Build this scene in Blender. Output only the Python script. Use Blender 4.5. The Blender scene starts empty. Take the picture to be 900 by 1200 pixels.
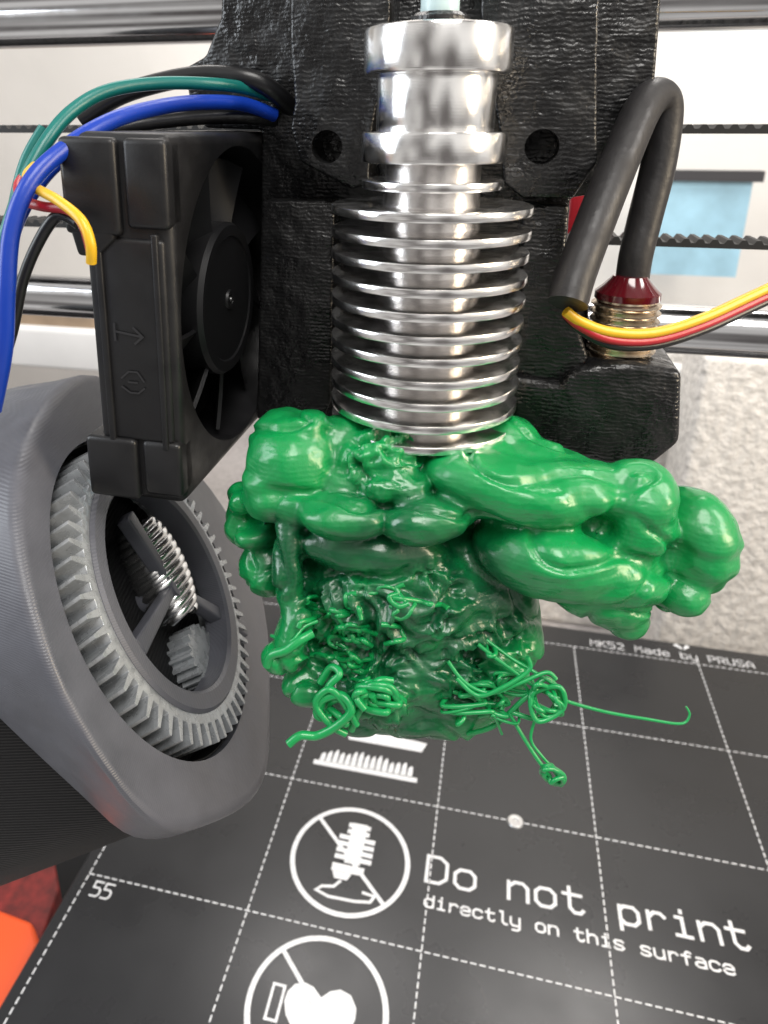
import bpy, bmesh, math, random
from mathutils import Vector, Matrix, noise
from mathutils.bvhtree import BVHTree
random.seed(4)
scene=bpy.context.scene
H=21.5
F=875.0; CX,CY=385.0,464.0
yaw=math.radians(13.1); pitch=math.radians(19.7)
Rt=Vector((math.cos(yaw),math.sin(yaw),0))
Fw=Vector((-math.sin(yaw)*math.cos(pitch),math.cos(yaw)*math.cos(pitch),-math.sin(pitch)))
Up=Rt.cross(Fw)
C=Vector((0,0,H))
# survey helpers: turn a sighted bearing + known depth/plane into a world position (cm)
def ray(x,y): return Rt*((x-CX)/F)+Up*((CY-y)/F)+Fw
def W(x,y,d): return C+ray(x,y)*d
def onp(x,y,o,n):
    r=ray(x,y); return C+r*((o-C).dot(n)/r.dot(n))
def G(x,y,z=0): return onp(x,y,Vector((0,0,z)),Vector((0,0,1)))
def WY(x,y,Y): return onp(x,y,Vector((0,Y,0)),Vector((0,1,0)))

# ---------------- materials
def mat(name,col,rough=.5,metal=0,coat=0,bump=None,var=0,varscale=3,sss=0,spec=.5,rvar=0,aniso=0):
    m=bpy.data.materials.new(name); m.use_nodes=True
    nt=m.node_tree; N=nt.nodes; L=nt.links; b=N['Principled BSDF']
    b.inputs['Base Color'].default_value=(*col,1); b.inputs['Roughness'].default_value=rough
    b.inputs['Metallic'].default_value=metal; b.inputs['Coat Weight'].default_value=coat
    b.inputs['Coat Roughness'].default_value=.12
    b.inputs['Specular IOR Level'].default_value=spec
    tc=N.new('ShaderNodeTexCoord')
    if sss:
        b.inputs['Subsurface Weight'].default_value=sss
        b.inputs['Subsurface Radius'].default_value=(.03,.12,.05); b.inputs['Subsurface Scale'].default_value=1
    if var or rvar:
        n=N.new('ShaderNodeTexNoise'); n.inputs['Scale'].default_value=varscale; n.inputs['Detail'].default_value=6
        L.new(tc.outputs['Object'],n.inputs['Vector'])
        if var:
            r=N.new('ShaderNodeValToRGB'); r.color_ramp.elements[0].position=.3; r.color_ramp.elements[1].position=.7
            r.color_ramp.elements[0].color=tuple(c*(1-var) for c in col)+(1,)
            r.color_ramp.elements[1].color=tuple(min(1,c*(1+var)) for c in col)+(1,)
            L.new(n.outputs['Fac'],r.inputs['Fac']); L.new(r.outputs['Color'],b.inputs['Base Color'])
        if rvar:
            mr=N.new('ShaderNodeMapRange'); mr.inputs['From Min'].default_value=.3; mr.inputs['From Max'].default_value=.7
            mr.inputs['To Min'].default_value=max(.02,rough-rvar); mr.inputs['To Max'].default_value=rough+rvar
            L.new(n.outputs['Fac'],mr.inputs['Value']); L.new(mr.outputs['Result'],b.inputs['Roughness'])
    prev=None
    for bp in (bump or []):
        kind,scale,strength,dist=bp[:4]
        bn=N.new('ShaderNodeBump'); bn.inputs['Strength'].default_value=strength; bn.inputs['Distance'].default_value=dist
        if kind=='noise':
            t=N.new('ShaderNodeTexNoise'); t.inputs['Scale'].default_value=scale; t.inputs['Detail'].default_value=5
        elif kind=='vor':
            t=N.new('ShaderNodeTexVoronoi'); t.inputs['Scale'].default_value=scale
        else:
            t=N.new('ShaderNodeTexWave'); t.inputs['Scale'].default_value=scale; t.bands_direction=kind[-1].upper()
            t.inputs['Distortion'].default_value=bp[4] if len(bp)>4 else 1; t.inputs['Detail'].default_value=2; t.inputs['Detail Scale'].default_value=1
        L.new(tc.outputs['Object'],t.inputs['Vector'])
        L.new(t.outputs['Distance' if kind=='vor' else 'Fac'],bn.inputs['Height'])
        if prev: L.new(prev.outputs['Normal'],bn.inputs['Normal'])
        prev=bn
    if prev: L.new(prev.outputs['Normal'],b.inputs['Normal'])
    return m
M_alu=mat('polished_aluminium',(.93,.92,.91),.19,1,bump=[('wavez',25,.10,.004,0),('noise',25,.08,.004)],rvar=.07,varscale=5)
M_aludark=mat('turned_aluminium',(.72,.69,.67),.25,1,bump=[('wavez',30,.15,.005,0)])
M_black=mat('black_printed_plastic',(.008,.008,.0085),.30,bump=[('wavez',6,.22,.015,6),('noise',3.5,.65,.10),('noise',18,.22,.02)],rvar=.2,varscale=3,spec=.5)
M_fan=mat('black_moulded_plastic',(.011,.011,.012),.40,bump=[('noise',40,.15,.01)],rvar=.12,varscale=3,spec=.4)
M_rotor=mat('fan_rotor_plastic',(.010,.010,.011),.42,spec=.4)
M_grey=mat('grey_printed_plastic',(.088,.091,.108),.40,bump=[('wavez',12,.20,.010,.3),('noise',3,.15,.03)],rvar=.08,varscale=2,var=.12)
M_gear=mat('silver_grey_plastic',(.36,.38,.40),.27,.4,bump=[('noise',20,.15,.01)],rvar=.08,var=.18,varscale=6)
M_motor=mat('motor_laminate',(.007,.007,.008),.6,bump=[('wavez',6,.4,.02,.1)],spec=.25)
M_coil=mat('silver_wire',(.75,.75,.75),.25,1)
M_rubber=mat('black_rubber',(.016,.015,.016),.48,bump=[('noise',9,.35,.02),('noise',30,.2,.01)],rvar=.12,varscale=4,spec=.4)
M_brass=mat('nickel_thread',(.72,.60,.46),.24,1,var=.2,varscale=5)
M_redcap=mat('translucent_red_cap',(.08,.004,.008),.12,coat=.8)
M_rod=mat('steel_rod',(.55,.55,.56),.14,1,rvar=.05)
M_belt=mat('belt_rubber',(.012,.012,.012),.6)
M_white=mat('white_ink',(.70,.71,.73),.5,var=.15,varscale=8)
M_ptfe=mat('tube_plastic',(.50,.64,.65),.3)
M_screw=mat('screw_steel',(.5,.5,.5),.3,1)
def wire(n,c): return mat(n,c,.34,spec=.5,bump=[('noise',6,.25,.02)])
M_blue=wire('blue_insulation',(.005,.04,.36)); M_teal=wire('teal_insulation',(.004,.15,.13))
M_yel=wire('yellow_insulation',(.72,.42,.015)); M_red=wire('red_insulation',(.40,.015,.025)); M_blk=wire('black_insulation',(.010,.010,.011))
M_wall=mat('painted_wall',(.72,.70,.67),.85,bump=[('noise',.5,.2,.3)],var=.08,varscale=.06)
M_foam=mat('speckled_panel',(.68,.65,.61),.9,bump=[('noise',2.5,.8,.3)],var=.2,varscale=2.6)
M_table=mat('table_laminate',(.50,.47,.46),.6,var=.2,varscale=2.5,bump=[('noise',3,.4,.1)])
M_shelf=mat('shelf_paint',(.80,.79,.78),.5,var=.05,varscale=.3)
M_shadowbrown=mat('brown_shadow_tone',(.30,.22,.15),.8,var=.2,varscale=.6)  # brown of the shadows above the shelf, put into a flat colour
M_picblue=mat('blue_print',(.30,.50,.62),.4,var=.2,varscale=.4)
M_dark=mat('dark_frame',(.03,.03,.035),.5)
M_orange=mat('orange_printed_plastic',(.80,.085,.01),.5,bump=[('wavez',9,.4,.01,.3)])
M_redpart=mat('red_anodised_part',(.16,.012,.01),.65,var=.4)
# green plastic
M_green=mat('green_melted_plastic',(.004,.215,.045),.31,coat=.2,sss=.2,spec=.55,
   bump=[('noise',1.6,.30,.12),('wavez',6.0,.10,.012,4.0),('noise',9,.22,.025),('noise',34,.18,.008)],rvar=.13,varscale=2.2)
nt=M_green.node_tree
b=nt.nodes['Principled BSDF']
at=nt.nodes.new('ShaderNodeAttribute'); at.attribute_name='core_dark'
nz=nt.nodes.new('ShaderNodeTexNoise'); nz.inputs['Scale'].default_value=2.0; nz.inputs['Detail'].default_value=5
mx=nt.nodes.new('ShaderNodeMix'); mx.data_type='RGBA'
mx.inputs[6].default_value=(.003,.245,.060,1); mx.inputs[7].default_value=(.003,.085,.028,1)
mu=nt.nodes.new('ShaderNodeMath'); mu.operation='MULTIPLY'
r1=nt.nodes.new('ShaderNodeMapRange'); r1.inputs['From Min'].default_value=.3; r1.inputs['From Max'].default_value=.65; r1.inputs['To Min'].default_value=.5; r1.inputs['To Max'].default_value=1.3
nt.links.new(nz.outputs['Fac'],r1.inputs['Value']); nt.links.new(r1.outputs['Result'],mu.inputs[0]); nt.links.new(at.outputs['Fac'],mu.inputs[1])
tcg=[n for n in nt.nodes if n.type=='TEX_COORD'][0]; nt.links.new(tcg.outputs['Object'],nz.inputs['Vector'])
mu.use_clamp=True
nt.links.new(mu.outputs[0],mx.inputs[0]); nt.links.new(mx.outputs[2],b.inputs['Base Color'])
M_strand=mat('green_strand_plastic',(.006,.27,.07),.3,coat=.2,sss=.1,bump=[('noise',12,.3,.02)])
M_bed=mat('black_bed_coating',(.018,.0185,.0205),.29,bump=[('noise',60,.08,.006)],rvar=.05,varscale=.4,spec=.5,var=.10)

# ---------------- mesh helpers
def finish(me,name,m,smooth=40,parent=None):
    ob=bpy.data.objects.new(name,me); scene.collection.objects.link(ob)
    if m: me.materials.append(m)
    if smooth:
        for p in me.polygons: p.use_smooth=True
        me.set_sharp_from_angle(angle=math.radians(smooth))
    if parent: ob.parent=parent; ob.matrix_parent_inverse=parent.matrix_basis.inverted()
    return ob
def frombm(bm,name,m,smooth=40,parent=None):
    bmesh.ops.recalc_face_normals(bm,faces=bm.faces)
    me=bpy.data.meshes.new(name); bm.to_mesh(me); bm.free(); return finish(me,name,m,smooth,parent)
def applym(ob,smooth=40):
    dg=bpy.context.evaluated_depsgraph_get(); dg.update()
    me=bpy.data.meshes.new_from_object(ob.evaluated_get(dg),preserve_all_data_layers=True,depsgraph=dg)
    ob.modifiers.clear(); old=ob.data; ob.data=me; 
    for p in me.polygons: p.use_smooth=bool(smooth)
    if smooth: me.set_sharp_from_angle(angle=math.radians(smooth))
    return ob
def bevel(ob,w,seg=3,ang=35,smooth=40):
    md=ob.modifiers.new('b','BEVEL'); md.width=w; md.segments=seg; md.limit_method='ANGLE'; md.angle_limit=math.radians(ang)
    return applym(ob,smooth)
def cut(ob,cs):
    for c in cs:
        md=ob.modifiers.new('c','BOOLEAN'); md.operation='DIFFERENCE'; md.object=c; md.solver='EXACT'
    applym(ob)
    for c in cs: bpy.data.objects.remove(c)
    return ob
def empty(name,loc,label,cat,group=None):
    e=bpy.data.objects.new(name,None); e.location=loc; e.empty_display_size=.5; scene.collection.objects.link(e)
    return tag(e,label,cat,group)
def tag(o,label,cat,group=None):
    o['label']=label; o['category']=cat
    if group: o['group']=group
    return o
def lathe(name,prof,m,mt=Matrix(),seg=96,parent=None,smooth=35,close=False):
    bm=bmesh.new(); rings=[]
    for r,z in prof:
        if r<1e-6: rings.append([bm.verts.new(mt@Vector((0,0,z)))])
        else: rings.append([bm.verts.new(mt@Vector((r*math.cos(2*math.pi*i/seg),r*math.sin(2*math.pi*i/seg),z))) for i in range(seg)])
    prs=list(zip(rings,rings[1:]))
    if close: prs.append((rings[-1],rings[0]))
    for A,B in prs:
        for i in range(seg):
            j=(i+1)%seg
            if len(A)==1 and len(B)==1: continue
            if len(A)==1: bm.faces.new((A[0],B[i],B[j]))
            elif len(B)==1: bm.faces.new((A[i],A[j],B[0]))
            else: bm.faces.new((A[i],A[j],B[j],B[i]))
    return frombm(bm,name,m,smooth,parent)
def prism(name,pts,vec,m,bev=0,parent=None,seg=3):
    bm=bmesh.new(); a=[bm.verts.new(p) for p in pts]; c=[bm.verts.new(Vector(p)+Vector(vec)) for p in pts]
    bm.faces.new(a); bm.faces.new(c[::-1]); n=len(a)
    for i in range(n): bm.faces.new((a[i],c[i],c[(i+1)%n],a[(i+1)%n]))
    ob=frombm(bm,name,m,30,parent)
    if bev: bevel(ob,bev,seg)
    return ob
def loft(name,a_,c_,m,parent=None):
    bm=bmesh.new(); a=[bm.verts.new(p) for p in a_]; c=[bm.verts.new(p) for p in c_]
    bm.faces.new(a); bm.faces.new(c[::-1]); n=len(a)
    for i in range(n): bm.faces.new((a[i],c[i],c[(i+1)%n],a[(i+1)%n]))
    return frombm(bm,name,m,30,parent)
def box(name,lo,hi,m,bev=0,parent=None,mt=Matrix(),seg=3):
    x0,y0,z0=lo;x1,y1,z1=hi
    return prism(name,[mt@Vector(p) for p in ((x0,y0,z0),(x1,y0,z0),(x1,y1,z0),(x0,y1,z0))],mt.to_3x3()@Vector((0,0,z1-z0)),m,bev,parent,seg)
def catmull(P,n=8,closed=False):
    out=[];L=len(P)
    for i in range(L if closed else L-1):
        if closed: p0,p1,p2,p3=P[i-1],P[i],P[(i+1)%L],P[(i+2)%L]
        else: p0=P[max(i-1,0)];p1=P[i];p2=P[i+1];p3=P[min(i+2,L-1)]
        for k in range(n):
            t=k/n
            out.append(.5*((2*p1)+(p2-p0)*t+(2*p0-5*p1+4*p2-p3)*t*t+(3*p1-p0-3*p2+p3)*t**3))
    if not closed: out.append(P[-1])
    return out
def tube_bm(bm,P,rad,seg=12,caps=True):
    n=len(P); t=(P[1]-P[0]).normalized(); nrm=t.orthogonal().normalized(); prev=None
    rf=rad if callable(rad) else (lambda s:rad)
    rings=[]
    for i in range(n):
        tt=(P[min(i+1,n-1)]-P[max(i-1,0)])
        if tt.length<1e-9: tt=t
        tt=tt.normalized(); q=t.rotation_difference(tt); nrm=(q@nrm).normalized(); t=tt
        bn=t.cross(nrm); r=rf(i/(n-1))
        rings.append([bm.verts.new(P[i]+(nrm*math.cos(a)+bn*math.sin(a))*r) for a in [2*math.pi*k/seg for k in range(seg)]])
    for A,B in zip(rings,rings[1:]):
        for k in range(seg): bm.faces.new((A[k],A[(k+1)%seg],B[(k+1)%seg],B[k]))
    if caps: bm.faces.new(rings[0][::-1]); bm.faces.new(rings[-1])
def tube(name,P,rad,m,parent=None,n=8,seg=12,smooth=60):
    bm=bmesh.new(); tube_bm(bm,catmull([Vector(p) for p in P],n),rad,seg); return frombm(bm,name,m,smooth,parent)
def ribbons(name,strokes,w,o,ux,uy,m,parent=None,lift=.004):
    """strokes: polylines in local 2D; flat painted strokes with mitred corners"""
    bm=bmesh.new(); nn=ux.cross(uy).normalized()
    for k,s in enumerate(strokes):
        ww=w
        if isinstance(s,tuple) and s and s[0]=='w': ww=s[1]; s=s[2]
        P=[Vector((a,b_)) for a,b_ in s]; n=len(P); closed=(P[0]-P[-1]).length<1e-6
        if closed: P=P[:-1]; n-=1
        Ls=[]
        for i in range(n):
            if closed: a=P[i-1]; c=P[(i+1)%n]
            else: a=P[max(i-1,0)]; c=P[min(i+1,n-1)]
            d1=(P[i]-a); d2=(c-P[i])
            if d1.length<1e-9: d1=d2
            if d2.length<1e-9: d2=d1
            d1=d1.normalized(); d2=d2.normalized()
            n1=Vector((-d1.y,d1.x)); n2=Vector((-d2.y,d2.x)); mm=(n1+n2)
            mm=mm.normalized() if mm.length>1e-6 else n1
            sc=min(1.6,1/max(.3,mm.dot(n1)))
            e=Vector((0,0))
            if not closed and i==0: e=-d2*ww*.4
            if not closed and i==n-1: e=d1*ww*.4
            z=lift+(k%5)*.0015
            A=P[i]+mm*ww*.5*sc+e; B=P[i]-mm*ww*.5*sc+e
            Ls.append((bm.verts.new(o+ux*A.x+uy*A.y+nn*z),bm.verts.new(o+ux*B.x+uy*B.y+nn*z)))
        prs=list(zip(Ls,Ls[1:]))
        if closed: prs.append((Ls[-1],Ls[0]))
        for A,B in prs: bm.faces.new((A[0],A[1],B[1],B[0]))
    return frombm(bm,name,m,0,parent)
def polys(name,pl,o,ux,uy,m,parent=None,lift=.004):
    bm=bmesh.new(); nn=ux.cross(uy).normalized()
    for k,p in enumerate(pl): bm.faces.new([bm.verts.new(o+ux*a+uy*b_+nn*(lift+k*.0013)) for a,b_ in p])
    return frombm(bm,name,m,0,parent)

# ---------------- BED
bed=empty('print_bed',(0,20,0),'black coated printer bed with white dashed grid and warning lettering','print bed')
bx0=-.524*H; bx1=1.0*H; by0=.40*H; by1=1.41*H
plate=box('bed_plate',(bx0,by0,-.3),(bx1,by1,0),M_bed,.06,bed)
X=Vector((1,0,0)); Y=Vector((0,1,0)); Z=Vector((0,0,1)); O=Vector((0,0,0))
cx0=-.2705*H; cdx=.2365*H; cy0=.6755*H; cdy=.2245*H
bm=bmesh.new()
def quad(x0,y0,x1,y1,z): bm.faces.new([bm.verts.new(v) for v in ((x0,y0,z),(x1,y0,z),(x1,y1,z),(x0,y1,z))])
for k in range(-1,6):
    x=cx0+k*cdx; p=by0+.2
    while p<cy0+3*cdy:
        quad(x-.019,p,x+.019,p+.17,.004); p+=.25
for k in range(-1,4):
    y=cy0+k*cdy; p=cx0-cdx
    while p<bx1-.2:
        quad(p,y-.019,p+.17,y+.019,.006); p+=.25
frombm(bm,'grid_marking',M_white,0,bed)
GL={'D':[[(0,0),(0,6),(2.6,6),(4,4.8),(4,1.2),(2.6,0),(0,0)]],
'o':[[(1,0),(3,0),(4,1),(4,3.2),(3,4.2),(1,4.2),(0,3.2),(0,1),(1,0)]],
'n':[[(0,0),(0,4.2)],[(0,3),(1.3,4.2),(3,4.2),(4,3.2),(4,0)]],
't':[[(1.3,5.8),(1.3,1),(2.2,0),(3.4,0),(4,.7)],[(0,4.1),(3.7,4.1)]],
'p':[[(0,-1.5),(0,4.2)],[(0,3.2),(1,4.2),(3,4.2),(4,3.2),(4,1),(3,0),(1,0),(0,1)]],
'r':[[(.5,0),(.5,4.2)],[(.5,2.8),(1.8,4.2),(3.2,4.2),(4,3.4)]],
'i':[[(.8,4.2),(2.1,4.2),(2.1,0)],[(.5,0),(3.7,0)],[(2.1,5.5),(2.1,6)]],
'd':[[(4,6),(4,0)],[(4,1),(3,0),(1,0),(0,1),(0,3.2),(1,4.2),(3,4.2),(4,3.2)]],
'e':[[(0,2.2),(4,2.2),(4,3.2),(3,4.2),(1,4.2),(0,3.2),(0,1),(1,0),(3.2,0),(4,.6)]],
'c':[[(4,3.4),(3,4.2),(1,4.2),(0,3.2),(0,1),(1,0),(3,0),(4,.8)]],
'l':[[(.8,6),(2,6),(2,1),(2.9,0),(4,0)]],
'y':[[(0,4.2),(0,1.2),(1,.2),(3.9,.2)],[(4,4.2),(4,-1.1),(3,-2),(.8,-2)]],
's':[[(3.9,3.6),(3.2,4.2),(.9,4.2),(.1,3.4),(.6,2.4),(3.3,1.8),(4,.9),(3.2,0),(.8,0),(0,.6)]],
'u':[[(0,4.2),(0,1),(1,0),(2.7,0),(4,1.2)],[(4,4.2),(4,0)]],
'f':[[(4,5.5),(3.3,6),(2.5,6),(1.7,5.2),(1.7,0)],[(0,3.9),(3.5,3.9)]],
'a':[[(.6,4.2),(3,4.2),(4,3.2),(4,0)],[(4,2.4),(1,2.4),(0,1.6),(0,.8),(1,0),(3,0),(4,.9)]],
'h':[[(0,0),(0,6)],[(0,3),(1.3,4.2),(3,4.2),(4,3.2),(4,0)]],
'b':[[(0,6),(0,0)],[(0,1),(1,0),(3,0),(4,1),(4,3.2),(3,4.2),(1,4.2),(0,3.2)]],
'M':[[(0,0),(0,6),(2,3),(4,6),(4,0)]],'K':[[(0,0),(0,6)],[(4,6),(0,2.6)],[(1,3.4),(4,0)]],
'5':[[(4,6),(0,6),(0,3.5),(3,3.5),(4,2.6),(4,1),(3,0),(0,0)]],
'2':[[(0,5.2),(1,6),(3,6),(4,5),(4,4),(0,0),(4,0)]],
'P':[[(0,0),(0,6),(3,6),(4,5),(4,3.6),(3,2.7),(0,2.7)]],
'R':[[(0,0),(0,6),(3,6),(4,5),(4,3.6),(3,2.7),(0,2.7)],[(2,2.7),(4,0)]],
'U':[[(0,6),(0,1),(1,0),(3,0),(4,1),(4,6)]],
'S':[[(4,5.2),(3,6),(1,6),(0,5),(0,4),(1,3.2),(3,2.8),(4,2),(4,1),(3,0),(1,0),(0,.8)]],
'A':[[(0,0),(0,4),(2,6),(4,4),(4,0)],[(0,2.2),(4,2.2)]]}
def text(s,x0,x1,y,sy,wd,pitchu=5.7):
    u=(x1-x0)/((len(s)-1)*pitchu+4); i=0
    for word in s.split(' '):
        st=[]
        for c in word:
            for g in GL.get(c,[]): st.append([((i*pitchu+a)*u,b_*u*sy) for a,b_ in g])
            i+=1
        i+=1
        ribbons('lettering',st,wd,Vector((x0,y,0)),X,Y,M_white,bed)
def XA(px,Yv):
    k=(px-CX)/F; return (k*(Yv*Fw.y-H*Fw.z)-Yv*Rt.y)/(Rt.x-k*Fw.x)
yb_=.773*H
text('Do',XA(499,yb_),XA(556,yb_),yb_,.95,.10)
text('not',XA(596,yb_),XA(684,yb_),yb_,.97,.10)
text('print',XA(728,yb_),XA(879,yb_),yb_,1.0,.10)
text('directly on this surface',-.037*H,.3525*H,.736*H,.95,.058)
text('55',cx0-cdx+.07*5,cx0-cdx+.95,cy0-.62,1.2,.05)
pa=G(692,752)
text('MK52 Made by PRUSA',pa.x,pa.x+6.6,1.361*H,1.05,.042)
pe=G(795,747)
polys('emblem',[[(-.35,.1),(0,-.15),(0,.0),(-.2,.22)]],Vector((pe.x,1.396*H,0)),X,Y,M_white,bed)
polys('emblem',[[(.35,.1),(.07,-.15),(.07,.0),(.22,.22)]],Vector((pe.x,1.396*H,0)),X,Y,M_white,bed)
def circ(cx,cy,r,n=64): return [(cx+r*math.cos(2*math.pi*i/n),cy+r*math.sin(2*math.pi*i/n)) for i in range(n+1)]
R1=.0835*H
c1=Vector((-.1498*H,.7813*H,0))
ribbons('warning_icon',[('w',.15,circ(0,0,R1)),('w',.12,[(-R1*.72,R1*.70),(R1*.72,-R1*.70)])],.12,c1,X,Y,M_white,bed,lift=.020)
pl=[[(-.16,-.15),(.34,-.15),(.34,1.30),(-.16,1.30)]]
for i,(wd) in enumerate((.36,.36,.58,.58,.58,.58)):
    y=1.12-i*.235; pl.append([(-wd+.09,y),(wd+.09,y-.02),(wd+.09,y+.14),(-wd+.09,y+.16)])
pl.append([(-.5,-.48),(.5,-.48),(.5,-.22),(-.5,-.22)]); pl.append([(-.35,-.72),(.05,-.72),(.15,-.49),(-.45,-.49)])
polys('nozzle_icon',pl,c1,X,Y,M_white,bed)
ribbons('filament_icon',[[(-.15,-.78),(-.3,-.98),(-.65,-1.05),(-.8,-1.2),(-.4,-1.32),(.4,-1.3),(.85,-1.22),(.95,-1.02),(.6,-.98)]],.09,c1,X,Y,M_white,bed)
g2=G(371,1183); 
ribbons('warning_icon',[('w',.15,circ(0,0,R1)),('w',.12,[(-R1*.72,R1*.70),(R1*.72,-R1*.70)])],.12,Vector((g2.x,g2.y,0)),X,Y,M_white,bed,lift=.020)
heart=[(.15,-1.25),(-.75,-.3),(-.87,.0),(-.85,.25),(-.7,.47),(-.45,.56),(-.2,.5),(.05,.3),(.25,.5),(.5,.6),(.8,.53),(1.0,.25),(1.02,0),(.93,-.3)]
polys('hand_icon',[heart],Vector((g2.x,g2.y,0)),X,Y,M_white,bed)
ribbons('label_icon',[[(-1.25,-.5),(-1.25,.35),(-.95,.35),(-.95,-.5),(-1.25,-.5)]],.07,Vector((g2.x,g2.y,0)),X,Y,M_white,bed)
q0=G(370,893); q1=G(486,914); yb=(q0.y+q1.y)/2
wB=q1.x-q0.x
ribbons('brush_icon',[('w',.2,[(0,0),(wB,0)])],.2,Vector((q0.x,yb,0)),X,Y,M_white,bed)
br=[]
for i in range(15):
    x=.2+i*(wB-.4)/14; hgt=.62-.08*math.cos(i*1.7)-.03*abs(i-7)
    br.append([(x-.10,.11),(x+.09,.11),(x+.085,.17+hgt*.7),(x+.05,.17+hgt),(x,.17+hgt*.95),(x-.07,.17+hgt*.7)])
polys('bristle_icon',br,Vector((q0.x,yb,0)),X,Y,M_white,bed)
polys('handle_icon',[[(.95,1.3),(wB+.1,1.3),(wB+.25,1.75),(1.9,1.9),(.85,1.6)]],Vector((q0.x,yb,0)),X,Y,M_white,bed)
gs=G(604,963)
scr=lathe('bed_screw',[(0,.02),(.07,.02),(.09,.045),(.14,.045),(.16,.05),(.24,.04),(.27,.0),(.27,-.1)],M_screw,Matrix.Translation((gs.x,gs.y,.01)),48,bed)

# ---------------- HEATSINK
ax=Vector((-.787,8.195,0)); ZT=lambda z: Matrix.Translation((ax.x,ax.y,H+z))
hs=empty('hotend_heatsink',(ax.x,ax.y,H-3.25),'polished aluminium finned heatsink sitting on a green plastic blob','heatsink')
def ring(name,r0,r1,za,zb,m=M_alu,b=.02):
    return lathe(name,[(r0,za),(r1-b,za),(r1-b*.3,za+b*.3),(r1,za+b),(r1,zb-b),(r1-b*.3,zb-b*.3),(r1-b,zb),(r0,zb)],m,ZT(0),128,hs,close=True)
core=lathe('core',[(0,-3.3),(.66,-3.3),(.62,-2.4),(.56,-1.4),(.52,-.85),(.5,-.6),(.5,-.2),(.5,.9),(0,.9)],M_aludark,ZT(0),96,hs)
ring('top_collar',.3,.735,.50,.93,b=.04)
ring('groove_neck',.3,.60,-.05,.52,b=.03)
ring('lower_collar',.3,.745,-.33,-.03,b=.025)
ring('thin_ring',.3,.74,-.59,-.50,b=.015)
for i in range(11):
    z=-.79-i*.2376+random.uniform(-.008,.008)
    ring('cooling_fin',.45,1.06,z-.045,z+.045,b=.014)
tb=lathe('feed_tube',[(0,.9),(.19,.9),(.19,2.6),(.12,2.6),(0,2.6)],M_ptfe,ZT(0),32)
tag(tb,'pale translucent plastic feed tube entering the metal heatsink','tube')
lathe('tube_sleeve',[(.2,.92),(.30,.92),(.30,1.02),(.25,1.06),(.2,1.06)],M_black,ZT(0),32,tb,close=True)

# ---------------- CARRIAGE
car=empty('extruder_carriage',(0,10,H-4),'black printed carriage plate with rough glossy layer lines','printer carriage')
def wy(pts,Yp): return [WY(x,y,Yp) for x,y in pts]
back=prism('back_plate',wy([(262,-60),(258,20),(240,66),(215,80),(222,120),(240,150),(306,152),(304,470),(330,505),(390,560),(600,560),(690,540),(690,350),(662,330),(668,232),(735,222),(744,180),(752,150),(768,90),(780,-60)],9.9),(0,1.3,0),M_black,.05,car)
cl=prism('clamp_block',wy([(340,-60),(340,55),(345,120),(340,150),(352,190),(412,222),(432,215),(436,150),(455,60),(460,-60)],9.15),(0,.75,0),M_black,.04,car)
cr=prism('clamp_block',wy([(560,-60),(565,60),(585,150),(590,215),(612,232),(672,232),(700,190),(700,60),(706,-60)],9.15),(0,.75,0),M_black,.04,car)
def hole(x,y,Yp,r,dep=.9):
    p=WY(x,y,Yp); mt=Matrix.Translation((p.x,p.y-.3,p.z))@Matrix.Rotation(-math.pi/2,4,'X')
    return lathe('cutter',[(0,0),(r,0),(r,dep),(0,dep)],None,mt,40)
cut(cl,[hole(383,172,9.15,.19)]); cut(cr,[hole(635,172,9.15,.19)])
prism('pocket_wall',wy([(612,240),(668,240),(660,330),(690,420),(640,500),(600,500),(606,400)],9.3),(0,.58,0),M_black,.05,car)
prism('pocket_wall',wy([(306,235),(392,235),(388,470),(380,492),(300,492)],9.5),(0,.38,0),M_black,.05,car)
sh=prism('sensor_holder',wy([(598,440),(655,452),(664,438),(700,428),(748,427),(800,436),(797,520),(765,545),(700,548),(640,520),(600,500)],9.15),(0,1.2,0),M_black,.09,car)

# ---------------- PROBE
px_,py_=1.54,9.74
pr=empty('position_sensor',(px_,py_,H-4),'threaded cylindrical sensor with a thick black looping cable','sensor')
prof=[(0,-3.9)]
zt=-1.98; z=-3.9
while z<zt-.05:
    prof+=[(.365,z),(.415,z+.035),(.415,z+.05),(.365,z+.085)]; z+=.095
prof+=[(.36,zt),(.34,zt+.02),(0,zt+.02)]
lathe('threaded_body',prof,M_brass,Matrix.Translation((px_,py_,H)),64,pr,smooth=25)
lathe('end_cap',[(.33,zt),(.39,zt+.0),(.39,zt+.08),(.30,zt+.16),(.22,zt+.25),(.2,zt+.28),(0,zt+.28)],M_redcap,Matrix.Translation((px_,py_,H)),48,pr)
cabP=[W(665,356,7.9),W(674,324,7.95),W(699,257,8.1),W(727,187,8.3),W(752,130,8.55),W(768,113,8.75),W(779,128,8.9),W(772,190,9.05),W(756,255,9.15),W(745,300,9.2),W(740,335,9.3)]
tube('cable_sheath',cabP,lambda s:.213 if s<.5 else .213-.03*(s-.5),M_rubber,pr,10,24)
for nm,m,dy,dd in (('sensor_wire',M_yel,-5,0),('sensor_wire',M_red,4,.03),('sensor_wire',M_blk,10,.12)):
    P=[W(663,366+dy*.3,7.95+dd),W(680,380+dy*.6,8.0+dd),W(715,394+dy,8.1+dd),W(765,395+dy,8.25+dd),W(820,379+dy,8.4+dd),W(880,352+dy,8.6+dd),W(990,300+dy,9+dd)]
    tube(nm,P,.058 if dy<0 else .05,m,pr,8,12)

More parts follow.
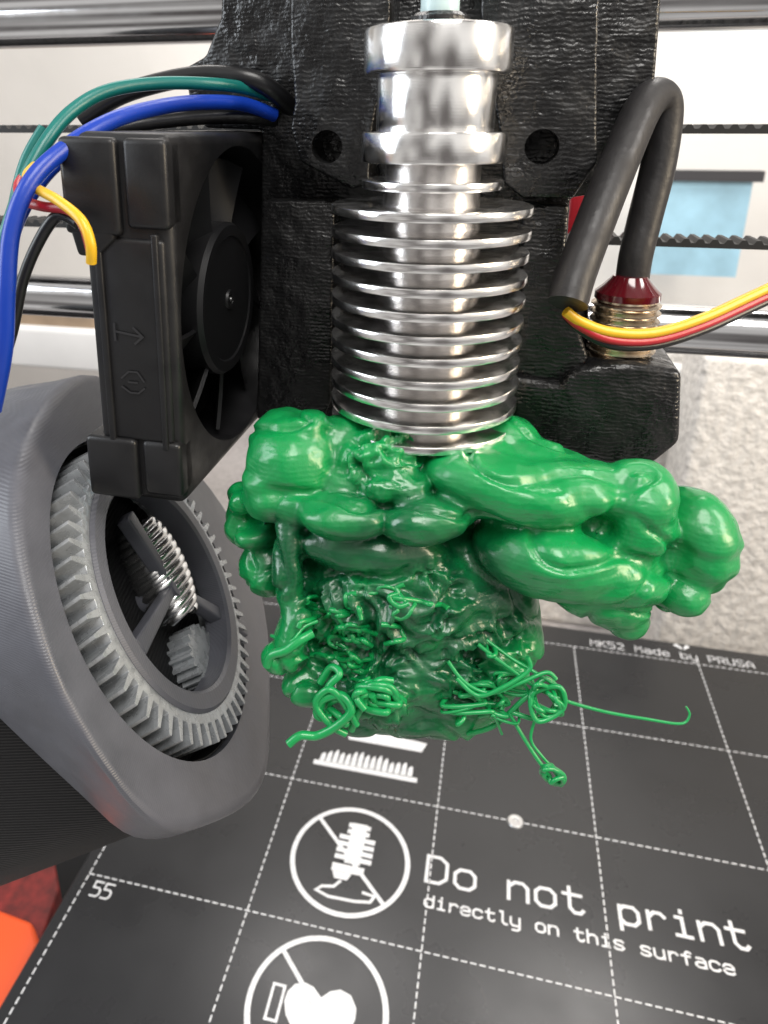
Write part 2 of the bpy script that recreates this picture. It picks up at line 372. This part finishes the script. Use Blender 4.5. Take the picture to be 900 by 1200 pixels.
# ---------------- FAN
fan=empty('cooling_fan',(-3.8,9,H-4.05),'square black axial fan hanging beside the heatsink','fan')
Rf=Matrix.Translation((-3.78,7.05,H-2.05))@Matrix.Rotation(math.radians(1.3),4,'Y')
fr=box('fan_frame',(-.5,0,-2.0),(.5,4.0,2.02),M_fan,.10,fan,Rf)
FY=2.0
mtc=Rf@Matrix.Translation((-.28,FY,0))@Matrix.Rotation(math.pi/2,4,'Y')
cutter=lathe('cutter',[(0,0),(1.86,0),(1.86,2),(0,2)],None,mtc,96)
c3=box('cutter',(-.8,-.2,-1.2),(-.42,.5,1.0),None,0,None,Rf)
cut(fr,[cutter,c3]); bevel(fr,.025,2,40)
for zz0,zz1 in ((1.02,1.97),(-1.97,-1.22)):
    box('corner_flange',(-.64,-.10,zz0),(-.02,.3,zz1),M_fan,.06,fan,Rf)
    box('corner_flange',(.04,-.07,zz0+.08),(.50,.3,zz1),M_fan,.06,fan,Rf)
prism('corner_flange',[Rf@Vector(p) for p in ((-.62,-.09,1.2),(-.1,-.09,1.2),(-.1,-.09,.98),(-.3,-.09,.80),(-.52,-.09,.80))],Rf.to_3x3()@Vector((0,.2,0)),M_fan,.04,fan)
box('side_rib',(-.44,-.05,-1.24),(.42,.1,1.0),M_fan,.05,fan,Rf)
box('side_rib',(-.34,-.085,-1.3),(-.26,.05,1.06),M_fan,.02,fan,Rf)
box('side_rib',(.30,-.085,-1.3),(.37,.05,1.06),M_fan,.02,fan,Rf)
o=Rf@Vector((0,-.052,.0)); ux=Rf.to_3x3()@Vector((1,0,0)); uz=Rf.to_3x3()@Vector((0,0,1))
M_emb=mat('embossed_plastic',(.022,.022,.024),.35)
ribbons('flow_marking',[[(-.18,.02),(.14,-.02)],[(.04,.07),(.14,-.02),(.05,-.1)],[(-.18,-.08),(-.18,.10)]],.025,o,ux,uz,M_emb,fan,.012)
ribbons('rotation_marking',[[(-.14,-.5),(-.05,-.42),(.05,-.42),(.12,-.52)],[(-.14,-.6),(-.05,-.66),(.05,-.66),(.12,-.6)],[(-.06,-.54),(.04,-.54)]],.02,o,ux,uz,M_emb,fan,.012)
mtr=Rf@Matrix.Translation((0,FY-.15,0))@Matrix.Rotation(math.pi/2,4,'Y')
lathe('rotor_hub',[(0,-.24),(.95,-.24),(.97,.36),(.93,.42),(.80,.42),(.78,.40),(.13,.40),(.12,.43),(.07,.43),(.06,.40),(0,.40)],M_rotor,mtr,72,fan)
lathe('hub_pin',[(0,.405),(.035,.405),(.03,.44),(0,.45)],M_screw,mtr,24,fan)
for k in range(9):
    bm=bmesh.new(); a0=2*math.pi*k/9; rows=[]
    for i in range(7):
        r=.95+.80*i/6; row=[]
        for j in range(5):
            s=j/4; a=a0+s*.6-.12*i/6; zz=.30-.48*s; row.append(bm.verts.new(mtr@Vector((r*math.cos(a),r*math.sin(a),zz))))
        rows.append(row)
    for A,B in zip(rows,rows[1:]):
        for j in range(4): bm.faces.new((A[j],A[j+1],B[j+1],B[j]))
    bl=frombm(bm,'fan_blade',M_rotor,60,fan)
    md=bl.modifiers.new('s','SOLIDIFY'); md.thickness=.05; applym(bl,40)

# ---------------- WIRES
def tw(label,pts,r,m,name='wire'):
    P=[W(*p) for p in pts]; o=tube(name,P,r,m,None,10,16); tag(o,label,'wire'); return o
tw('blue insulated wire looping beside the fan',[(322,135,9.6),(285,122,9.3),(235,120,8.8),(185,126,8.3),(130,142,7.8),(75,175,7.4),(35,215,7.2),(14,270,7.2),(8,340,7.3),(5,410,7.5),(-8,480,7.8)],.086,M_blue)
tw('second blue wire running behind the first',[(322,125,9.8),(270,128,9.6),(200,138,9.3),(120,158,9),(60,200,8.8),(22,260,8.8),(5,330,8.9),(-5,400,9)],.07,M_blue)
tw('teal insulated wire arching over the fan',[(325,115,9.6),(285,103,9.3),(240,98,9),(180,98,8.7),(125,107,8.4),(85,130,8.2),(55,165,8.0),(28,215,7.9),(5,280,7.9),(-15,340,8)],.075,M_teal)
tw('teal insulated wire hanging at the edge',[(52,150,8.6),(30,190,8.6),(15,250,8.6),(4,330,8.6),(0,400,8.7),(-6,470,8.9)],.07,M_teal)
tw('thick black wire bundle entering the carriage',[(345,130,9.7),(318,105,9.4),(290,92,9.3),(245,88,9.4),(195,95,9.5),(140,112,9.6),(95,140,9.7)],.12,M_blk,'wire_bundle')
tw('black insulated wire below the blue one',[(322,140,9.7),(280,137,9.5),(230,138,9.3),(170,145,9),(100,160,8.8)],.09,M_blk)
tw('yellow insulated wire entering the fan side',[(107,308,7.0),(106,285,6.9),(95,258,6.9),(68,235,7.05),(42,220,7.3),(32,205,7.6),(52,185,8.2)],.05,M_yel)
tw('red insulated wire entering the fan side',[(108,300,7.15),(98,265,7.1),(80,246,7.15),(50,242,7.3),(28,234,7.5),(22,215,7.8),(45,190,8.3)],.05,M_red)
tw('black insulated wire hanging by the fan',[(92,262,7.3),(70,252,7.4),(50,275,7.5),(28,325,7.7),(14,390,7.9),(-5,450,8.1)],.06,M_blk)

# ---------------- RODS, BELT
for z,lb in ((-3.05,'polished steel guide rod crossing behind the carriage'),(1.71,'polished steel guide rod crossing above')):
    r=lathe('guide_rod',[(0,-22),(.40,-22),(.40,22),(0,22)],M_rod,Matrix.Translation((0,12.7,H+z))@Matrix.Rotation(math.pi/2,4,'Y'),64)
    tag(r,lb,'rod','printer guide rods')
def belt(z):
    bm=bmesh.new(); x=-22.; pts=[]
    while x<22:
        pts+=[(x,0),(x+.04,.06),(x+.10,.06),(x+.14,0)]; x+=.2
    prof=[(a,b_) for a,b_ in pts]+[(22,-.07),(-22,-.07)]
    A=[bm.verts.new((a,12.3,H+z+b_)) for a,b_ in prof]; B=[bm.verts.new((a,12.9,H+z+b_)) for a,b_ in prof]
    n=len(A)
    for i in range(n): bm.faces.new((A[i],A[(i+1)%n],B[(i+1)%n],B[i]))
    bm.faces.new(A[::-1]); bm.faces.new(B)
    o=frombm(bm,'drive_belt',M_belt,0); tag(o,'black toothed rubber drive belt strand','belt','drive belt strands'); return o
belt(.0); belt(-1.62)

# ---------------- GEARED MOTOR
rh=ray(190,690).normalized()
t2=(Rt*.91+Up*.41); t2=(t2-rh*t2.dot(rh)).normalized()
n=(-rh*.46+t2*math.sqrt(1-.46**2)).normalized()
Cg=W(190,690,10)
A=onp(118,524,Cg,n); B=onp(264,858,Cg,n); Gc=(A+B)/2; GR=(A-B).length/2
v=(Z-n*n.dot(Z)).normalized(); u=v.cross(n).normalized()
Mg=Matrix(((u.x,v.x,n.x,Gc.x),(u.y,v.y,n.y,Gc.y),(u.z,v.z,n.z,Gc.z),(0,0,0,1)))
Mi=Mg.inverted()
gm=empty('geared_motor',Gc-n*3,'grey printed motor housing with exposed toothed ring gear','motor')
fr_b=[((100,438),(40,452)),((150,458),(100,470)),((215,530),(160,560)),((262,590),(200,620)),((298,660),(240,690)),((316,740),(270,760)),((318,830),(285,850)),((314,900),(290,905)),((296,938),(262,945)),((255,962),(225,972)),((205,975),(182,984)),((168,955),(142,976)),((126,905),(92,932)),((72,815),(-6,842)),((38,715),(-75,772)),((22,620),(-115,655)),((26,545),(-100,540)),((58,470),(-30,470))]
fp=catmull([Vector(a) for a,_ in fr_b],3,True); bp_=catmull([Vector(a) for _,a in fr_b],3,True)
hp=[onp(p.x,p.y,Gc,n) for p in fp]
hb=[onp(p.x,p.y,Gc-n*1.5,n) for p in bp_]
house=loft('housing',hp,hb,M_grey,gm)
md=house.modifiers.new('b','BEVEL'); md.width=.14; md.segments=4; md.limit_method='ANGLE'; md.angle_limit=math.radians(32); applym(house)
cutc=lathe('cutter',[(0,-.56),(GR*1.065,-.56),(GR*1.065,1),(0,1)],None,Mg,96)
cut(house,[cutc])
ce=sum(hb,Vector())/len(hb)
mot=prism('motor_body',[ce+(p-ce)*.93-n*.02 for p in hb],-n*4.4,M_motor,.15,gm)
def gearmesh():
    bm=bmesh.new(); T=58; r0=GR*.80; ro=GR*.88; rt=GR*1.0; zt_,zb_=.14,-.42
    prof=[]
    for i in range(T):
        a=2*math.pi*i/T; s=2*math.pi/T
        prof+=[(ro,a),(ro,a+.50*s),(rt,a+.64*s),(rt,a+.86*s)]
    outr=[[bm.verts.new(Mg@Vector((r*math.cos(a+off),r*math.sin(a+off),zz))) for r,a in prof] for zz,off in ((zt_,0),(zb_,.05))]
    inr=[[bm.verts.new(Mg@Vector((r0*math.cos(a),r0*math.sin(a),zz))) for r,a in prof] for zz in (zt_,zb_)]
    n_=len(prof)
    for i in range(n_):
        j=(i+1)%n_
        bm.faces.new((outr[0][i],outr[0][j],outr[1][j],outr[1][i]))
        bm.faces.new((inr[0][i],inr[0][j],outr[0][j],outr[0][i]))
        bm.faces.new((inr[1][i],inr[1][j],outr[1][j],outr[1][i]))
        bm.faces.new((inr[0][i],inr[0][j],inr[1][j],inr[1][i]))
    return frombm(bm,'ring_gear',M_gear,25,gm)
rg=gearmesh(); bevel(rg,.012,2,40)
lathe('recess_shade_ring',[(GR*.8,-.54),(GR*1.05,-.54),(GR*1.05,-.10),(GR*1.058,-.10),(GR*1.058,-.55),(GR*.8,-.55)],M_motor,Mg,96,gm,close=True)  # black ring added so the gap around the gear has its shade in colour
lathe('gear_lip',[(GR*.69,.15),(GR*.71,.19),(GR*.80,.19),(GR*.82,.15),(GR*.80,-.2),(GR*.69,-.2)],M_grey,Mg,96,gm,close=True)
hubp=Mi@onp(203,688,Gc,n)
hub2=Vector((hubp.x,hubp.y,0))
for (ex,ey) in ((158,762),(284,740),(146,606)):
    q=Mi@onp(ex,ey,Gc,n); d=Vector((q.x-hub2.x,q.y-hub2.y,0)); ln=d.length; d.normalize(); e=Vector((-d.y,d.x,0))
    end=hub2+d*ln
    pts=[Mg@(hub2+e*.06+Z*.05),Mg@(end+e*.12+Z*.1),Mg@(end-e*.12+Z*.1),Mg@(hub2-e*.06+Z*.05)]
    prism('spoke',pts,-n*.2,M_grey,.03,gm)
lathe('hub',[(0,-.5),(.17,-.5),(.17,-.2),(.15,.08),(0,.10)],M_grey,Mg@Matrix.Translation(hub2),48,gm)
lathe('inner_disc',[(0,-.545),(GR*.79,-.545),(GR*.79,-.50),(0,-.50)],M_motor,Mg,64,gm)
pq=Mi@onp(222,772,Gc-n*.4,n)
bm=bmesh.new(); ra=[];rb_=[]
for i in range(72):
    a=2*math.pi*i/72; r=.42 if i%4<2 else .35
    ra.append(bm.verts.new(Mg@Vector((pq.x+r*math.cos(a),pq.y+r*math.sin(a),-.15)))); rb_.append(bm.verts.new(Mg@Vector((pq.x+r*math.cos(a),pq.y+r*math.sin(a),-.52))))
bm.faces.new(ra); bm.faces.new(rb_[::-1])
for i in range(72): bm.faces.new((ra[i],rb_[i],rb_[(i+1)%72],ra[(i+1)%72]))
frombm(bm,'pinion',M_gear,25,gm)
cq0=onp(160,618,Gc-n*.22,n); cq1=onp(208,722,Gc-n*.22,n); axd=(cq1-cq0); al=axd.length; axd.normalize()
o1=axd.cross(n).normalized(); o2=axd.cross(o1).normalized()
for ply in range(4):
    bm=bmesh.new(); P=[]
    for i in range(130):
        t=i/129; a=t*2*math.pi*3+ply*math.pi/2; rr=.36*math.sin(math.pi*(.15+.7*t))**.5
        P.append(cq0+axd*(al*t)+(o1*math.cos(a)+o2*math.sin(a))*rr)
    tube_bm(bm,P,.07,8); frombm(bm,'wire_coil',M_coil,60,gm)
lathe('coil_core',[(0,0),(.27,0),(.27,al),(0,al)],M_coil,Matrix(((o1.x,o2.x,axd.x,cq0.x),(o1.y,o2.y,axd.y,cq0.y),(o1.z,o2.z,axd.z,cq0.z),(0,0,0,1))),32,gm)

# ---------------- GREEN BLOB
E=[ # px,py,depth,rx,ry,rz,rot
(475,680,9.0,1.5,1.0,1.2,0),(460,765,8.95,1.25,.85,1.0,0),(520,800,8.8,.8,.6,.7,0),(400,785,8.65,.55,.55,.55,0),(585,720,8.95,.5,.8,.7,0),
(345,540,8.3,.50,.55,.55,15),(318,575,8.35,.34,.35,.5,0),(362,500,8.2,.28,.22,.35,-25),(355,590,8.1,.35,.25,.3,0),(330,510,8.4,.35,.3,.35,-35),
(283,585,8.7,.17,.2,.3,0),(300,628,8.6,.27,.18,.3,-15),(312,668,8.8,.3,.3,.4,0),(285,605,8.9,.2,.3,.3,0),
(403,606,7.76,.46,.22,.36,4),(375,598,7.9,.25,.2,.3,0),(498,610,7.70,.45,.24,.38,-3),(525,600,7.85,.3,.2,.3,0),(464,570,7.88,.36,.18,.3,0),(438,640,8.2,.9,.3,.5,5),
(440,540,8.30,.55,.40,.55,0),(405,570,8.25,.4,.35,.4,0),(495,545,9.1,1.25,.42,1.15,0),(560,545,8.3,.6,.3,.5,0),(402,520,8.4,.38,.36,.4,0),(590,520,8.7,.45,.35,.6,0),
(600,572,8.05,.98,.38,.78,13),(655,570,8.1,.85,.38,.74,7),(640,545,8.35,.62,.30,.55,16),(690,560,8.6,.5,.25,.5,0),(560,575,8.0,.5,.3,.5,8),
(645,652,8.05,.86,.44,.66,8),(700,662,8.12,.75,.46,.6,12),(700,695,8.25,.6,.38,.5,22),(732,722,8.3,.27,.24,.3,30),(600,640,8.1,.45,.4,.45,0),
(738,588,7.92,.44,.44,.5,0),(742,622,8.0,.42,.45,.5,0),(812,638,8.2,.44,.58,.55,-8),(795,690,8.25,.32,.26,.4,-20),(765,640,8.5,.5,.5,.5,0),(795,600,8.45,.36,.28,.4,10),
(338,655,8.15,.17,.7,.28,2),(343,735,8.1,.2,.4,.3,10),(333,770,8.1,.24,.18,.22,0),(445,815,8.1,.36,.26,.3,0),(362,805,8.3,.3,.2,.3,0),
(530,848,8.6,.3,.16,.3,0),(420,845,8.5,.25,.14,.25,0),(480,838,8.6,.4,.2,.4,0),(580,785,8.5,.3,.35,.4,0),(548,838,8.4,.16,.22,.2,20)]
bm=bmesh.new()
for (x,y,d,rx,ry,rz,rot) in E:
    a=math.radians(rot); r_=Rt*math.cos(a)-Up*math.sin(a); u_=Rt*math.sin(a)+Up*math.cos(a); c=W(x,y,d)
    mt=Matrix(((r_.x*rx,u_.x*ry,Fw.x*rz,c.x),(r_.y*rx,u_.y*ry,Fw.y*rz,c.y),(r_.z*rx,u_.z*ry,Fw.z*rz,c.z),(0,0,0,1)))
    bmesh.ops.create_icosphere(bm,subdivisions=4,radius=1,matrix=mt)
blob=frombm(bm,'plastic_blob',M_green,60)
md=blob.modifiers.new('r','REMESH'); md.mode='VOXEL'; md.voxel_size=.033
md=blob.modifiers.new('s','SMOOTH'); md.factor=.5; md.iterations=3
applym(blob,180)
me=blob.data
wr=[(W(420,740,8.1),.85),(W(560,770,8.3),.75),(W(445,815,8.0),.5),(W(450,540,7.9),.50),(W(500,700,8.0),.55)]
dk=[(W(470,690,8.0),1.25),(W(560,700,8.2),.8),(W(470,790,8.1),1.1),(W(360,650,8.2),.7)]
core_dark=me.attributes.new('core_dark','FLOAT','POINT')  # weight for the darker green around the blob core
nv=len(me.vertices); cos=[vv.co.copy() for vv in me.vertices]; nos=[vv.normal.copy() for vv in me.vertices]
fa=(Rt*.97-Up*.24).normalized(); fb=(Rt*.24+Up*.97).normalized()
for i in range(nv):
    p=cos[i]; no=nos[i]
    w=0
    for c,r in wr:
        d=(p-c).length/r
        if d<1: w=max(w,min(1,(1-d)*2.2))
    fl=Vector((p.dot(fa)*.45,p.dot(fb)*1.25,p.dot(Fw)*.8))
    wp=Vector((noise.noise(p*.8),noise.noise(p*.8+Vector((5,2,8))),noise.noise(p*.8+Vector((2,8,3)))))*.5
    q0_=fl+wp
    disp=.08*noise.noise(q0_*1.5)+.020*noise.noise(p*3.2)+.010*noise.noise(p*7)
    g=1-abs(noise.noise(q0_*1.25+Vector((11,4,7))))*9
    if g>0: disp-=.055*g*g*(3-2*g)
    disp+=.014*noise.noise(Vector((q0_.x*3,q0_.y*7,q0_.z*4)))
    if w>0:
        q=p*3.0+Vector((noise.noise(p*2.5),noise.noise(p*2.5+Vector((7,3,1))),noise.noise(p*2.5+Vector((1,9,4)))))*1.4
        f=1-abs(noise.noise(q))*3.0; f2=1-abs(noise.noise(q*2.1+Vector((3,3,3))))*2.6
        disp+=w*(.11*max(-1,f)+.05*max(-1,f2)-.05)
    me.vertices[i].co=p+no*disp
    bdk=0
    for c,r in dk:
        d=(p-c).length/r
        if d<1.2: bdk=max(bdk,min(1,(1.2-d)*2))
    core_dark.data[i].value=bdk
for p in me.polygons: p.use_smooth=True
me.update()
tag(blob,'large glossy green lump of melted plastic engulfing the nozzle','plastic blob')
def strand(pts,r,n=8):
    return tube('strand',[W(*p) for p in pts],r,M_strand,blob,n,10)
strand([(560,755,8.0),(590,778,7.95),(640,812,7.9),(700,832,7.9),(760,843,7.9),(798,848,7.9),(808,838,7.9),(804,828,7.9)],lambda s:.024-.013*s)
strand([(525,775,7.95),(545,800,7.9),(575,812,7.85),(610,800,7.8),(640,788,7.8),(652,796,7.8)],.022)
strand([(535,795,7.9),(560,815,7.85),(590,805,7.8),(620,785,7.8),(618,770,7.8)],.024)
strand([(570,750,8.1),(600,772,8.0),(630,790,7.9),(655,808,7.85),(658,830,7.8),(640,840,7.8),(625,826,7.8)],.020)
strand([(548,860,8.3),(580,850,8.1),(620,815,7.9),(655,805,7.8),(660,830,7.8),(630,845,7.8),(622,815,7.85),(640,795,7.9),(655,815,7.95),(635,842,7.95),(600,835,8)],.028)
strand([(596,835,8),(614,865,7.95),(630,890,7.9),(645,910,7.9)],.022)
strand([(630,835,7.9),(622,865,7.92),(634,885,7.9),(650,902,7.9)],.016)
def coil(x,y,d,rx,ry,turns,r,ph=0):
    P=[]; 
    for i in range(turns*7):
        a=i*2*math.pi/6.3+ph; k=.5+.5*random.random()
        P.append((x+rx*k*math.cos(a)+random.uniform(-3,3),y+ry*k*math.sin(a+.4),d+random.uniform(-.12,.12)))
    strand(P,r,6)
coil(640,820,7.85,22,20,3,.024); coil(648,908,7.88,15,12,4,.025); coil(575,815,8.0,28,18,3,.024); coil(600,800,8.0,30,16,2,.020)
coil(400,832,7.9,16,20,2,.04); coil(447,815,7.8,28,16,4,.036,1); coil(440,822,7.75,26,14,3,.036,2)
strand([(338,872,7.8),(352,862,7.8),(372,862,7.8),(395,850,7.75),(412,832,7.7),(400,815,7.75),(378,820,7.8),(372,838,7.85),(388,842,7.85)],.046)
strand([(372,838,7.85),(385,805,7.8),(398,790,7.8),(388,782,7.9),(375,800,7.95)],.04)
strand([(405,860,7.85),(388,850,7.8),(370,825,7.8),(385,808,7.75),(402,822,7.75),(418,850,7.8)],.038)
strand([(313,780,7.95),(318,768,7.9),(335,762,7.85),(352,750,7.85),(366,742,7.9)],.05)
strand([(318,745,8.1),(340,752,7.85),(356,735,7.9),(372,728,7.95)],.02)
strand([(412,855,7.9),(420,835,7.8),(440,800,7.75),(460,798,7.8)],.04)
for k in range(9):
    x=random.uniform(525,600); y=random.uniform(745,830)
    strand([(x,y,8.25),(x+random.uniform(-20,20),y+18,8.0),(x+random.uniform(0,35),y+random.uniform(10,35),7.95),(x+random.uniform(-10,40),y+random.uniform(-10,40),8.1)],random.uniform(.014,.026))
bvh=BVHTree.FromPolygons([v_.co for v_ in me.vertices],[tuple(p.vertices) for p in me.polygons])
for k in range(20):
    cx=random.uniform(355,480); cy=random.uniform(690,790); a=random.uniform(0,6.3); P=[]
    for j in range(7):
        h=bvh.ray_cast(C,ray(cx,cy).normalized())
        if h[0] is None: break
        P.append(h[0]+ray(cx,cy).normalized()*.008)
        a+=random.uniform(-1.4,1.4); cx+=9*math.cos(a)*1.3; cy+=7*math.sin(a)
    if len(P)>3: tube('strand',P,random.uniform(.022,.034),M_green,blob,5,8)

# ---------------- BACKGROUND
def struct(o): o['kind']='structure'; return o
w=box('wall',(-120,62,-60),(120,64,90),M_wall); struct(w)
t=box('table',(-90,5,-8),(90,62,-6),M_table); struct(t)
pn=box('insulation_panel',(WY(812,500,34).x,34,-6),(WY(1100,500,34).x,38,WY(850,418,34).z),M_foam,.3); tag(pn,'beige speckled foam panel standing behind the bed','panel')
sf=box('storage_box',(-4,39,-6),(WY(860,450,39).x,46,WY(800,412,39).z),M_foam,.4); tag(sf,'pale cardboard storage box behind the printer','box')
s2=box('shelf_board',(-50,38.0,WY(800,490,38).z),(WY(858,450,38).x,50,WY(800,432,38).z),M_shelf,.3); tag(s2,'white painted shelf board against the wall','shelf')
p1=WY(-30,405,37); p2=WY(95,372,37)
cb=box('shadow_block',(p1.x-6,38.5,WY(40,425,38.5).z),(p2.x,46,p2.z),M_shadowbrown,.3); tag(cb,'brown block added for the dark shadows above the white shelf','box')  # added block standing in for dark brown shadows above the shelf
a_=WY(778,212,55); b_=WY(862,325,55)
pc=empty('wall_picture',a_,'pale blue picture with dark top edge on wall','picture')
box('print_sheet',(a_.x,55,b_.z),(b_.x,55.5,a_.z),M_picblue,0,pc)
box('picture_edge',(a_.x-.5,54.6,a_.z+.02),(b_.x+.5,55.6,a_.z+.7),M_dark,0,pc)
rb=WY(682,245,14); rc=box('cable_clip',(rb.x-.25,14,rb.z-.9),(rb.x+.3,14.6,rb.z+.35),M_red,.1); tag(rc,'small red plastic clip behind the carriage','clip')
ob=prism('frame_bracket',[G(-60,1050,-.6),G(-5,1062,-.6),G(38,1078,-.6),G(48,1105,-.6),G(20,1160,-.6),G(-30,1260,-.6),G(-160,1260,-.6)],(0,0,-2.5),M_orange,.2); tag(ob,'orange printed frame bracket beside the bed','bracket')
ob=prism('motor_mount',[G(-60,985,-1.2),G(60,985,-1.2),G(70,1040,-1.2),G(30,1150,-1.2),G(-60,1150,-1.2)],(0,0,-1.2),M_redpart,.1); tag(ob,'dark red metal part below the motor','bracket')
fr_=box('frame_rail',(-40,8,-5),(bx0-.8,34,-4),M_motor); tag(fr_,'dark metal frame rail beneath the bed','rail')

# ---------------- LIGHTS / WORLD
w=bpy.data.worlds.new('World'); scene.world=w; w.use_nodes=True
N=w.node_tree.nodes; L=w.node_tree.links
bg=N['Background']; bg.inputs['Strength'].default_value=.80
tc=N.new('ShaderNodeTexCoord'); nz=N.new('ShaderNodeTexNoise'); nz.inputs['Scale'].default_value=1.7; nz.inputs['Detail'].default_value=1
rp=N.new('ShaderNodeValToRGB'); rp.color_ramp.elements[0].position=.36; rp.color_ramp.elements[0].color=(.16,.145,.14,1)
rp.color_ramp.elements[1].position=.62; rp.color_ramp.elements[1].color=(1.1,1.07,1.03,1)
L.new(tc.outputs['Generated'],nz.inputs['Vector']); L.new(nz.outputs['Fac'],rp.inputs['Fac']); L.new(rp.outputs['Color'],bg.inputs['Color'])
def area(name,loc,tgt,sx,sy,e,col):
    l=bpy.data.lights.new(name,'AREA'); l.shape='RECTANGLE'; l.size=sx; l.size_y=sy; l.energy=e; l.color=col
    o=bpy.data.objects.new(name,l); o.location=loc; o.rotation_euler=(Vector(tgt)-Vector(loc)).to_track_quat('-Z','Y').to_euler(); scene.collection.objects.link(o)
area('ceiling_lamp',(8,-14,58),(0,9,17),22,22,19000,(1,.97,.93))
area('cool_softbox',(-38,-6,34),(-1,9,17),20,30,13000,(.88,.94,1))  # added softbox for cool light and metal reflections, no window known
area('warm_lamp',(34,2,30),(1,9,17),9,15,9000,(1,.82,.58))
area('wall_fill',(10,40,60),(10,62,15),20,20,17000,(1,.96,.92))  # added fill that brightens the wall, not a known fixture
area('panel_fill',(30,8,44),(14,36,10),14,14,9000,(1,.96,.92))  # added fill brightening the panel behind the bed, source unseen
area('wall_fill_left',(-20,40,60),(-15,62,15),20,20,11000,(1,.96,.93))  # second added fill, brightens the left of the wall

cam=bpy.data.cameras.new('Camera'); co=bpy.data.objects.new('Camera',cam); scene.collection.objects.link(co)
co.location=C; co.rotation_euler=(math.pi/2-pitch,0,yaw)
cam.sensor_fit='VERTICAL'; cam.sensor_height=36; cam.sensor_width=27; cam.lens=F/1200*36
cam.shift_x=(450-CX)/1200; cam.shift_y=-(600-CY)/1200
cam.clip_start=.1; cam.clip_end=1000
cam.dof.use_dof=True; cam.dof.focus_distance=8.6; cam.dof.aperture_fstop=.5
scene.camera=co
scene.view_settings.view_transform='Standard'; scene.view_settings.look='None'
